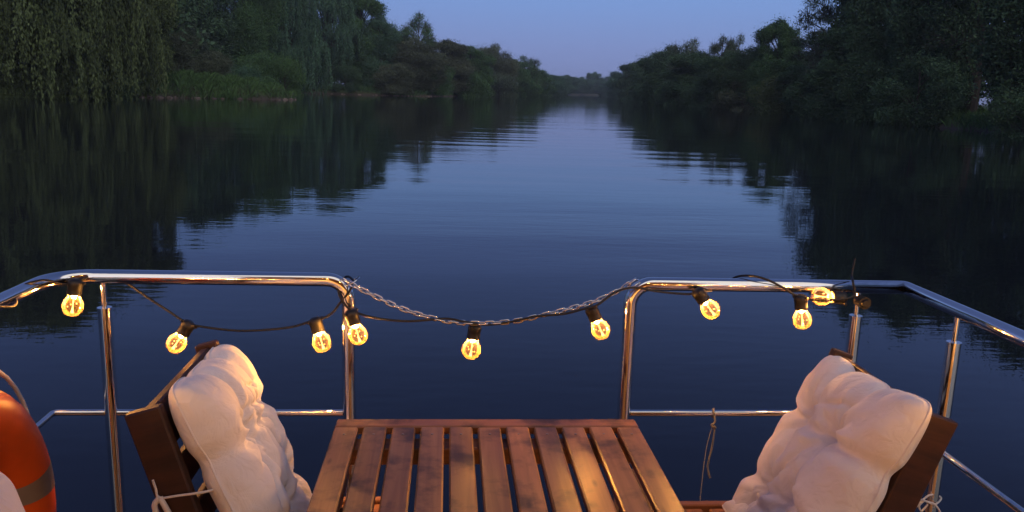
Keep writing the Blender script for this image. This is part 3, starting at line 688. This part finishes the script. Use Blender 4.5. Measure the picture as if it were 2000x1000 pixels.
def proto(kind, seed, h, r):
    """returns (crown mesh, trunk mesh): crown centred on the trunk, base at z = 0"""
    rg = np.random.RandomState(seed); rn = random.Random(seed)
    tr = MB(); P = []; G = []
    if kind in ('broad', 'bush', 'thin'):
        base = {'broad': .02, 'bush': -.02, 'thin': .14}[kind]*h
        nl = {'broad': 46, 'bush': 22, 'thin': 28}[kind]; lobes = []
        for i in range(nl):
            for _ in range(50):
                z = rn.uniform(base+.06*h, .90*h); f = (z-base)/(h-base)
                rr = r*(.70+.45*math.sin(min(1, f*1.35)*math.pi*.55))*math.sqrt(max(0, 1-max(0, (f-.42)/.62)**2))*.74
                a = rn.uniform(0, 6.28); q = math.sqrt(rn.uniform(.15, 1)) * rr
                c = np.array([q*math.cos(a), q*math.sin(a), z])
                if all(np.linalg.norm((c-d)*[1, 1, .9]) > .26*r for d, _ in lobes): break
            lobes.append((c, rn.uniform(.20, .40)*r*(1-.3*f)))
        if kind != 'bush': lobes.append((np.array([rn.uniform(-.1, .1)*r, 0, .93*h]), .22*r))
        tot = {'broad': 120000, 'bush': 26000, 'thin': 24000}[kind]; W_ = sum(q*q for _, q in lobes)
        for c, q in lobes:
            n = int(tot*q*q/W_); d = rg.randn(n, 3); d /= np.linalg.norm(d, axis=1)[:, None]
            ph = rg.rand(3)*6; bumpy = 1+.22*np.sin(d[:, 0]*5+ph[0])*np.sin(d[:, 1]*5+ph[1])+.16*np.sin(d[:, 2]*7+ph[2])*np.sin(d[:, 0]*9)
            rad = q*bumpy*(rg.rand(n)**.30)*(1+.14*np.abs(rg.randn(n)))
            X = c+d*rad[:, None]*[1, 1, .85]; k = X[:, 2] > .05; P.append(X[k]); G.append(np.full(k.sum(), rn.uniform(.15, .75)))
            # sprigs sticking out of the outline
            m = int(n*.10); d2 = d[:m]; base_ = c+d2*q*1.0; X = base_+(d2+[0, 0, .35])*(rg.rand(m)**2)[:, None]*q*.75
            k = X[:, 2] > .05; P.append(X[k]); G.append(np.full(k.sum(), .6))
        lo = lobes
        tr.tube([(0, 0, -.5), (.02*r, .01*r, .2*h), (-.02*r, 0, .5*h), (.03*r, 0, .82*h)], [h*.022, h*.018, h*.011, h*.004], 8)
        for c, q in lo:
            z0 = max(.06*h, c[2]-.35*np.hypot(c[0], c[1])-.10*h); z0 = min(z0, .8*h); mid = (c*.55+np.array([0, 0, z0])*.45)+[0, 0, .03*h]
            tr.tube([(0, 0, z0), tuple(mid), tuple(c), tuple(c*1.06+[0, 0, q*.6])], [h*.007, h*.005, h*.003, h*.0012], 5)
            if kind == 'thin':
                for _ in range(16):
                    d = np.array([rn.gauss(0, 1), rn.gauss(0, 1), rn.gauss(.5, 1)]); d /= np.linalg.norm(d)
                    e = c+d*q*1.25; m_ = c+d*q*.6+[0, 0, .1*q]; tr.tube([tuple(c), tuple(m_), tuple(e)], [h*.0028, h*.0018, h*.0007], 3, cap=False)
                    for _ in range(2):
                        d2 = d+np.array([rn.gauss(0, .5), rn.gauss(0, .5), rn.gauss(.1, .5)]); tr.tube([tuple(m_), tuple(m_+d2*q*.7)], [h*.0014, h*.0006], 3, cap=False)
        P = np.concatenate(P); G = np.concatenate(G); V, Q = leaves(P, {'broad': .0074, 'bush': .0155, 'thin': .0070}[kind]*h, rg)
    else:      # weeping willow
        V = []; lobes = []
        for i in range(44):
            f = rn.uniform(.26, .97); a = rn.uniform(0, 6.28); q = r*.80*math.sqrt(max(.02, 1-((f-.5)/.52)**2))*math.sqrt(rn.uniform(.25, 1))
            lobes.append((np.array([q*math.cos(a), q*math.sin(a), f*h]), rn.uniform(.17, .30)*r))
        for c, q in lobes:
            n = 900; d = rg.randn(n, 3); d /= np.linalg.norm(d, axis=1)[:, None]
            P.append(c+d*(q*rg.rand(n)**.3)[:, None]*[1, 1, .6]); G.append(np.full(n, rn.uniform(.2, .7)))
            out = np.hypot(c[0], c[1])/r
            for k in range(int(44+44*out)):          # curtains of hanging strands, in bunches
                if k % 5 == 0: a0 = rn.uniform(0, 6.28); q0 = q*math.sqrt(rn.uniform(.2, 1)); Lc = rn.uniform(.10, .36)*h*(.5+.6*out); gcol = rn.uniform(0, .9)
                a = a0+rn.gauss(0, .12); s0 = c+np.array([q0*math.cos(a), q0*math.sin(a), -.1*q+rn.gauss(0, .05*q)])
                L_ = min(Lc*rn.uniform(.7, 1.1), s0[2]-.02*h); m = max(4, int(L_/(.0085*h)))
                t = np.linspace(0, 1, m)+rg.rand(m)*.03; o2 = np.array([math.cos(a), math.sin(a), 0])*q*.25
                X = s0+o2*(1-(1-t[:, None])**2)+np.array([0, 0, -1])*(t[:, None]**1.1*L_)+rg.randn(m, 3)*.006*h
                P.append(X); G.append(np.full(m, gcol))
        P = np.concatenate(P); G = np.concatenate(G); V, Q = hang_leaves(P, .0150*h, .0034*h, rg)
        tr.tube([(0, 0, -.5), (.03*r, 0, .15*h), (-.04*r, .05*r, .35*h), (0, 0, .7*h)], [h*.035, h*.028, h*.02, h*.008], 9)
        for c, q in lobes:
            mid = np.array([c[0]*.4, c[1]*.4, .3*h+(c[2]-.3*h)*.6]); tr.tube([(0, 0, .25*h), tuple(mid), tuple(c)], [h*.012, h*.008, h*.003], 5)
    rnd = np.clip(G+rg.uniform(-.18, .18, len(G)), 0, 1)
    me = np_mesh('crown', V, Q, LEAF, rnd)
    tm = bpy.data.meshes.new('trunk'); tm.from_pydata(tr.v, [], tr.f); tm.materials.append(BARK); tm.update()
    return me, tm, h, r
PR = {'broad': [proto('broad', 1, 16, 6), proto('broad', 2, 16, 5.2), proto('broad', 3, 16, 6.8)],
      'willow': [proto('willow', 4, 20, 8.5), proto('willow', 5, 20, 7.5)],
      'thin': [proto('thin', 6, 16, 5), proto('thin', 7, 16, 4.2)],
      'bush': [proto('bush', 8, 5, 4), proto('bush', 9, 5, 3.4)]}
rt = random.Random(77)
def gz(x, y):
    d = max(lerp_tab(LB, y)-x, x-lerp_tab(RB, y))
    for (a, b_), (c, e) in zip(OFF, OFF[1:]):
        if d <= c: return b_+(e-b_)*(max(d, a)-a)/(c-a)+(mound(d, y) if x < 0 else 0)
    return 1.5
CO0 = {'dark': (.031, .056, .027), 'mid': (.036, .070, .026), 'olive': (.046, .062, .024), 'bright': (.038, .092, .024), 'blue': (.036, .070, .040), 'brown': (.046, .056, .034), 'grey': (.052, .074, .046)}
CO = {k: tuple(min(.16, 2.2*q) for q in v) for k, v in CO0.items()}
def tree(kind, i, x, y, h, w, col, label, name=None, group=None, cat=None):
    cm, tm, H0, R0 = PR[kind][i % len(PR[kind])]
    nm = name or {'broad': 'broadleaf_tree', 'willow': 'willow_tree', 'thin': 'sparse_tree', 'bush': 'shrub'}[kind]
    t = empty(nm, (x, y, gz(x, y)-.1)); sz = h/H0; sw = w/(2*R0)
    t.rotation_euler = (0, 0, rt.uniform(0, 6.28)); t.scale = (sw, sw, sz)
    for m, nm2 in ((cm, 'crown'), (tm, 'trunk')):
        o = bpy.data.objects.new('foliage' if (kind == 'bush' and nm2 == 'crown') else ('stem' if kind == 'bush' else nm2), m); COL.objects.link(o); o.parent = t
        c = CO[col]; k = rt.uniform(.88, 1.14); o.color = (c[0]*k, c[1]*k, c[2]*k, 1)
    tag(t, label, cat or ('shrub' if kind == 'bush' else 'tree'), group)
    return t
def polar(a, D): return D*math.sin(R(a)), D*math.cos(R(a))
LG, RG, FG, SG = 'trees on the left bank', 'trees on the right bank', 'trees at the far bend of the river', 'shrubs along the banks'
NEAR = [  # kind, variant, bearing, distance, height, width, tint, label
 ('willow', 0, -27.0, 101, 26, 22, 'olive', 'huge olive willow at the far left edge, cut by the frame', LG),
 ('willow', 1, -23.0, 106, 27, 16, 'olive', 'huge weeping willow second from the left edge of the left bank', LG),
 ('broad', 1, -19.7, 116, 25, 10, 'olive', 'tall bushy tree that ends the dark mass of the left corner', LG),
 ('broad', 2, -31.5, 105, 24, 18, 'olive', 'olive tree standing partly beyond the left edge of the picture', LG),
 ('broad', 0, -24.8, 128, 30, 20, 'dark', 'tall dark tree behind the two big willows at the left', LG),
 ('broad', 1, -16.8, 175, 27, 19, 'dark', 'dark tree rising behind the sloping shrubs right of the willows', LG),
 ('broad', 2, -13.4, 185, 26, 17, 'mid', 'rounded tree behind the grassy headland with sky gaps at its top', LG),
 ('willow', 1, -10.9, 200, 29, 19, 'blue', 'blue green willow right of the sky gap on the left bank', LG),
 ('willow', 0, -8.2, 222, 29, 24, 'blue', 'tall blue green willow above the low grass bank at the left middle', LG),
 ('broad', 1, -5.9, 226, 25, 15, 'mid', 'tall tree forming the shoulder where the left treeline drops to the sky', LG),
 ('broad', 0, -4.6, 224, 19, 13, 'blue', 'tree just right of the shoulder of the left treeline', LG),
 ('thin', 0, -2.1, 244, 22, 13, 'mid', 'sparse see-through tree sticking up above the left treeline', LG),
 ('thin', 1, -3.6, 250, 17.5, 12, 'grey', 'low sparse tree beside the see-through one on the left bank', LG),
 ('broad', 2, -2.4, 226, 14, 18, 'brown', 'brownish rounded tree below the sparse tree of the left bank', LG),
 ('broad', 1, -.2, 250, 15.5, 17, 'brown', 'brown green round tree right of the see-through tree', LG),
 ('broad', 0, 1.4, 275, 15.5, 17, 'mid', 'round green tree in the falling part of the left treeline', LG),
 ('broad', 2, 3.0, 305, 19, 17, 'brown', 'reddish brown domed tree standing out of the left treeline', LG),
 ('broad', 1, 4.2, 345, 16, 19, 'mid', 'green tree just right of the reddish domed tree', LG),
 ('thin', 0, 5.1, 372, 19, 17, 'mid', 'small flat topped tree poking out near the end of the left treeline', LG),
 ('broad', 0, 5.7, 400, 14.5, 22, 'mid', 'low tree under the flat topped one near the end of the left bank', LG),
 # right bank
 ('broad', 0, 37.5, 84, 20, 14, 'dark', 'dark tree cut by the right edge of the picture', RG),
 ('thin', 1, 33.2, 106, 23, 15, 'dark', 'open branched tree with blue sky showing through at the upper right', RG),
 ('broad', 1, 31.0, 108, 25, 12, 'dark', 'tall black green tree left of the open branched one', RG),
 ('broad', 2, 28.2, 122, 28, 17, 'dark', 'biggest dark tree of the right bank, its top above the frame', RG),
 ('thin', 0, 25.3, 132, 22, 12, 'grey', 'pale grey bare branched tree where the right treeline leaps up', RG),
 ('broad', 1, 26.5, 118, 14, 12, 'dark', 'dark bushy tree below the bare branched one on the right bank', RG),
 ('thin', 1, 24.3, 150, 13.5, 12, 'dark', 'small loose tree in the dip of the right treeline', RG),
 ('broad', 0, 24.0, 140, 8.5, 14, 'dark', 'low dark tree in the dip before the big right trees', RG),
 ('broad', 1, 21.7, 165, 17.6, 10.5, 'mid', 'mushroom shaped green tree standing above the right treeline', RG),
 ('broad', 2, 20.6, 170, 14, 12, 'dark', 'dark tree left below the mushroom shaped tree', RG),
 ('thin', 0, 19.2, 185, 17, 8, 'grey', 'bare tree with upright twigs left of the mushroom shaped tree', RG),
 ('thin', 1, 18.2, 190, 17.5, 8, 'grey', 'second bare twiggy tree left of the mushroom shaped tree', RG),
 ('thin', 0, 16.2, 205, 18, 12, 'grey', 'wide bare twiggy crown over the middle of the right treeline', RG),
 ('broad', 0, 22.8, 150, 10.5, 14, 'mid', 'olive green tree in front of the mushroom shaped tree', RG),
 ('broad', 2, 18.8, 172, 13.2, 16, 'dark', 'dark rounded tree under the bare twiggy ones', RG),
 ('broad', 1, 16.8, 195, 14.5, 18, 'dark', 'dark rounded tree under the wide bare twiggy crown', RG),
 ('broad', 0, 14.9, 235, 18, 18, 'dark', 'dark tree where the right treeline begins to slope to the gap', RG),
 ('broad', 2, 13.9, 290, 18, 17, 'dark', 'domed dark tree halfway down the right slope of the treeline', RG),
 ('broad', 1, 12.9, 380, 18.5, 22, 'dark', 'dark tree in the lower half of the right slope of the treeline', RG),
 ('broad', 0, 12.1, 470, 16.5, 24, 'blue', 'bluish tree ending the slope of the right bank at the gap', RG),
]
for k, i, a, D, h, w_, c, lab, gp in NEAR:
    x, y = polar(a, D); tree(k, i, x, y, h, w_, c, lab, group=gp)
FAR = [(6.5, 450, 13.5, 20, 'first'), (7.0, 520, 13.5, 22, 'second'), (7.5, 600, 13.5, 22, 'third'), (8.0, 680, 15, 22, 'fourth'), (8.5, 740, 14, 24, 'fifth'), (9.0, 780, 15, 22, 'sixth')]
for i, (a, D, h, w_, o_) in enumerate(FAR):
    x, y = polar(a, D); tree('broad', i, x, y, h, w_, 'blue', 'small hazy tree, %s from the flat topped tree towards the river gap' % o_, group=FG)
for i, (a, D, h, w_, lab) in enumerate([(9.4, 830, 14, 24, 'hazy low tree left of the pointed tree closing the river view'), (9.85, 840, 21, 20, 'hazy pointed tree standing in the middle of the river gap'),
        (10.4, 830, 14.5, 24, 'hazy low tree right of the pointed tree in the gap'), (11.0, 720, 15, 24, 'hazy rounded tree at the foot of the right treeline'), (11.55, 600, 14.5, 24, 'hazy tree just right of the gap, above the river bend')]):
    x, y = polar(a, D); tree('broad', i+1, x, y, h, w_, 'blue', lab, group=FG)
# shrubs: (bearing, distance, height, width, tint, label)
SH = [(-17.8, 134, 9.6, 14, 'grey', 'grey green shrub at the top of the slope right of the willows'), (-15.8, 137, 7.6, 10, 'grey', 'grey green shrub halfway down the slope behind the headland'),
 (-14.1, 139, 6.2, 9, 'blue', 'blue green shrub above the middle of the grassy headland'), (-12.3, 146, 5.6, 8, 'mid', 'low dark shrub right above the tip of the grassy headland'),
 (-18.0, 125, 6.0, 9, 'brown', 'brown leafless shrub at the root of the grassy headland'), (-15.6, 129, 4.6, 8, 'brown', 'small brown shrub on the crest of the headland'),
 (-10.9, 168, 9, 10, 'bright', 'fresh green shrub right of the headland, brighter than its neighbours'), (-12.6, 170, 9.5, 12, 'mid', 'green shrub left of the fresh green one'),
 (-7.0, 213, 6, 10, 'dark', 'dark shrub on the low bank under the tall blue green willow'), (-3.6, 216, 7.5, 13, 'brown', 'brownish shrub reaching the water at the end of the low grass bank'),
 (-1.2, 228, 8, 14, 'mid', 'green shrub at the waterline under the brown round tree'), (1.6, 255, 8.5, 15, 'mid', 'dark shrub at the waterline under the reddish domed tree'),
 (3.4, 290, 9, 16, 'grey', 'pale round shrub hanging over the water at the middle of the left bank'), (4.9, 340, 9, 18, 'mid', 'last dark shrub at the waterline of the left bank'),
 (36.0, 78, 4.5, 8, 'dark', 'dark shrub above the grassy patch at the right edge'), (30.2, 100, 8, 11, 'dark', 'dark shrub behind the left end of the grassy patch on the right bank'),
 (27.2, 112, 8.5, 12, 'dark', 'black green shrub at the waterline left of the grassy patch'), (24.8, 120, 7.5, 12, 'dark', 'dark shrub at the waterline under the dip of the treeline'),
 (22.3, 142, 7.5, 13, 'olive', 'olive shrub at the waterline under the mushroom shaped tree'), (19.8, 166, 7.5, 13, 'brown', 'brown shrub at the waterline under the bare trees'),
 (17.6, 182, 8, 14, 'dark', 'dark shrub leaning over the water right of the slope'), (15.9, 215, 9, 16, 'dark', 'dark shrub at the waterline in the middle of the right bank'),
 (14.2, 262, 10, 17, 'dark', 'dark shrub at the waterline where the right slope starts'), (13.2, 330, 10, 20, 'dark', 'dark shrub at the waterline near the gap on the right'),
 (-26.0, 100, 5, 9, 'olive', 'low olive shrub on the water edge at the far left'), (-21.6, 108, 6, 9, 'dark', 'dark shrub under the hanging willow branches')]
for i, (a, D, h, w_, c, lab) in enumerate(SH):
    x, y = polar(a, D); tree('bush', i, x, y, h, w_, c, lab, group=SG)
# the wood behind the front row, read as one dark mass
wd = []; 
def wood(name, pts, col, seed):
    rg = np.random.RandomState(seed); Ps = []; Gs = []
    for (x, y, h, w_) in pts:
        n = 1500; d = rg.randn(n, 3); d /= np.linalg.norm(d, axis=1)[:, None]; rr = rg.rand(n)**.3*(1+.12*rg.randn(n))*(1+.2*np.sin(d[:, 0]*6+x)*np.sin(d[:, 2]*5+y))
        X = np.array([x, y, 1.5+h*.5])+d*rr[:, None]*[w_*.5, w_*.5, h*.5]; k = X[:, 2] > 1.5; Ps.append(X[k]); Gs.append(np.full(k.sum(), rg.uniform(.1, .6)))
    P = np.concatenate(Ps); V, Q = leaves(P, .45, rg); me = np_mesh(name, V, Q, LEAF, np.clip(np.concatenate(Gs)+rg.uniform(-.15, .15, len(P)), 0, 1))
    o = bpy.data.objects.new(name, me); COL.objects.link(o); c = CO[col]; o.color = (*c, 1); tag(o, kind='stuff'); return o
pts = []
for k in range(46):
    y = 100+k*7.5; pts.append((lerp_tab(LB, y)-rt.uniform(16, 30)-8*(y > 200), y, (15+rt.uniform(-1, 2))*(1 if y < 205 else .78 if y < 300 else .82), rt.uniform(12, 17)))
o = wood('woodland', pts, 'dark', 3); tag(o, 'dark unbroken wood behind the front trees of the left bank', 'woodland')
pts = []
for k in range(40):
    y = 62+k*9; pts.append((lerp_tab(RB, y)+rt.uniform(15, 28), y, (11.5+rt.uniform(-1, 1.5)) if y < 330 else 13, rt.uniform(12, 16)))
o = wood('woodland', pts, 'dark', 4); tag(o, 'dark unbroken wood behind the front trees of the right bank', 'woodland')
for sd_, sg in ((-1, 11), (1, 12)):
    pts = []
    for k in range(40):
        y = -330+k*(9.6 if sd_ < 0 else 9.2); x_ = lerp_tab(LB, y)-rt.uniform(4, 20) if sd_ < 0 else lerp_tab(RB, y)+rt.uniform(4, 20); pts.append((x_, y, rt.uniform(13, 20), rt.uniform(14, 20)))
    o = wood('woodland', pts, 'dark', sg); tag(o, 'wood on the %s bank alongside and behind the boat' % ('left' if sd_ < 0 else 'right'), 'woodland')
pts = []
for k in range(34):
    t_ = k/33; pts.append((60+t_*260, 790+120*math.sin(t_*3.1)+rt.uniform(-10, 10), rt.uniform(9.5, 12), rt.uniform(20, 28)))
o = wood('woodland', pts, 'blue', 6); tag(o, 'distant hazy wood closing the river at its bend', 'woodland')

# grass and reeds on the banks
def grass(name, pts, col, hgt, seed, lab, cat='grass'):
    rg = np.random.RandomState(seed); V = []; P = np.array(pts); n = len(P); hh = hgt*rg.uniform(.4, 1.25, n)*(1+.45*np.sin(P[:, 0]*1.7+P[:, 1]*1.1)*np.sin(P[:, 1]*.83-P[:, 0]*.6)); th = rg.uniform(0, 6.28, n)
    w_ = .026*rg.uniform(.7, 1.6, n); b_ = np.stack([np.cos(th)*w_, np.sin(th)*w_, 0*th], 1); ln = np.stack([rg.randn(n)*.22, rg.randn(n)*.22, np.ones(n)], 1)*hh[:, None]
    V = np.stack([P-b_, P+b_, P+b_*.7+ln*.6, P+ln*[1.5, 1.5, 1]], 1).reshape(-1, 3)
    me = np_mesh(name, V, np.arange(4*n).reshape(-1, 4), LEAF, rg.uniform(0, 1, n)); o = bpy.data.objects.new(name, me); COL.objects.link(o); o.color = (*CO[col], 1)
    tag(o, lab, cat, kind='stuff'); return o
def bank_pts(n, y0, y1, d0, d1, side, seed, clump=.0):
    rg = random.Random(seed); out = []
    cl = [(rg.uniform(y0, y1), rg.uniform(d0, d1), rg.uniform(.5, 1.6)) for _ in range(60)]
    for _ in range(n):
        if rg.random() < clump: c = rg.choice(cl); y = c[0]+rg.gauss(0, c[2]); d = max(d0, c[1]+rg.gauss(0, c[2]))
        else: y = rg.uniform(y0, y1); d = rg.uniform(d0, d1)
        x = lerp_tab(LB, y)-d if side < 0 else lerp_tab(RB, y)+d; out.append((x, y, gz(x, y)-.08))
    return out
grass('grass', bank_pts(46000, 103, 131, .2, 13, -1, 1, .5), 'bright', .8, 1, 'bright fresh grass on the headland of the left bank')
grass('grass', bank_pts(9000, 200, 245, .2, 9, -1, 2, .4), 'mid', 1.1, 2, 'grass on the low bank under the tall blue green willow')
grass('reeds', bank_pts(5000, 60, 133, .0, 1.6, -1, 3, .7), 'brown', .7, 3, 'dry pale reeds along the water edge of the left bank', 'reeds')
grass('grass', bank_pts(9000, 60, 100, .2, 9, -1, 4, .4), 'olive', .6, 4, 'dim grass under the willows at the left')
grass('grass', bank_pts(16000, 58, 106, .1, 9, 1, 5, .5), 'bright', .7, 5, 'dim green grass patch on the right bank near the frame edge')
grass('reeds', bank_pts(5000, 140, 210, .0, 2.5, 1, 6, .6), 'brown', .8, 6, 'dim reeds along the water edge of the right bank', 'reeds')
# stones at the waterline
ST = m_plain('bank_stone', (.22, .17, .14), .85, 0, .01, 6., .4)
rs = random.Random(9); mb = MB()
for k in range(220):
    y = rs.choice([rs.uniform(60, 131), rs.uniform(200, 236)]); d = rs.uniform(-.5, .5); x = lerp_tab(LB, y)-d; s_ = rs.uniform(.10, .38); vs = []
    for i in range(4):
        for j in range(6):
            ph = (i+.5)/4*math.pi; a = j/6*6.283; q = s_*rs.uniform(.75, 1.2); vs.append((x+q*1.3*math.sin(ph)*math.cos(a), y+q*math.sin(ph)*math.sin(a), .02+q*.6*math.cos(ph)))
    fs = [(i*6+j, i*6+(j+1) % 6, (i+1)*6+(j+1) % 6, (i+1)*6+j) for i in range(3) for j in range(6)]+[(0, 1, 2, 3, 4, 5)]; mb.add(vs, fs)
tag(mb.build('stones', ST), 'pale stones lying along the waterline of the left bank', 'stones', kind='stuff')

# ------------------------------------------------------------------ haze
hz = MB().box((-4200, -3100, -3.5), (4200, 4100, 36)); m, n, l, b = new_mat('haze'); n.remove(b)
pv = n.new('ShaderNodeVolumePrincipled'); pv.inputs['Color'].default_value = (.80, .86, 1, 1); pv.inputs['Density'].default_value = .00026
l.new(pv.outputs[0], n['Material Output'].inputs['Volume'])
tag(hz.build('haze', m), 'thin bluish evening haze over the river', 'haze', kind='stuff')
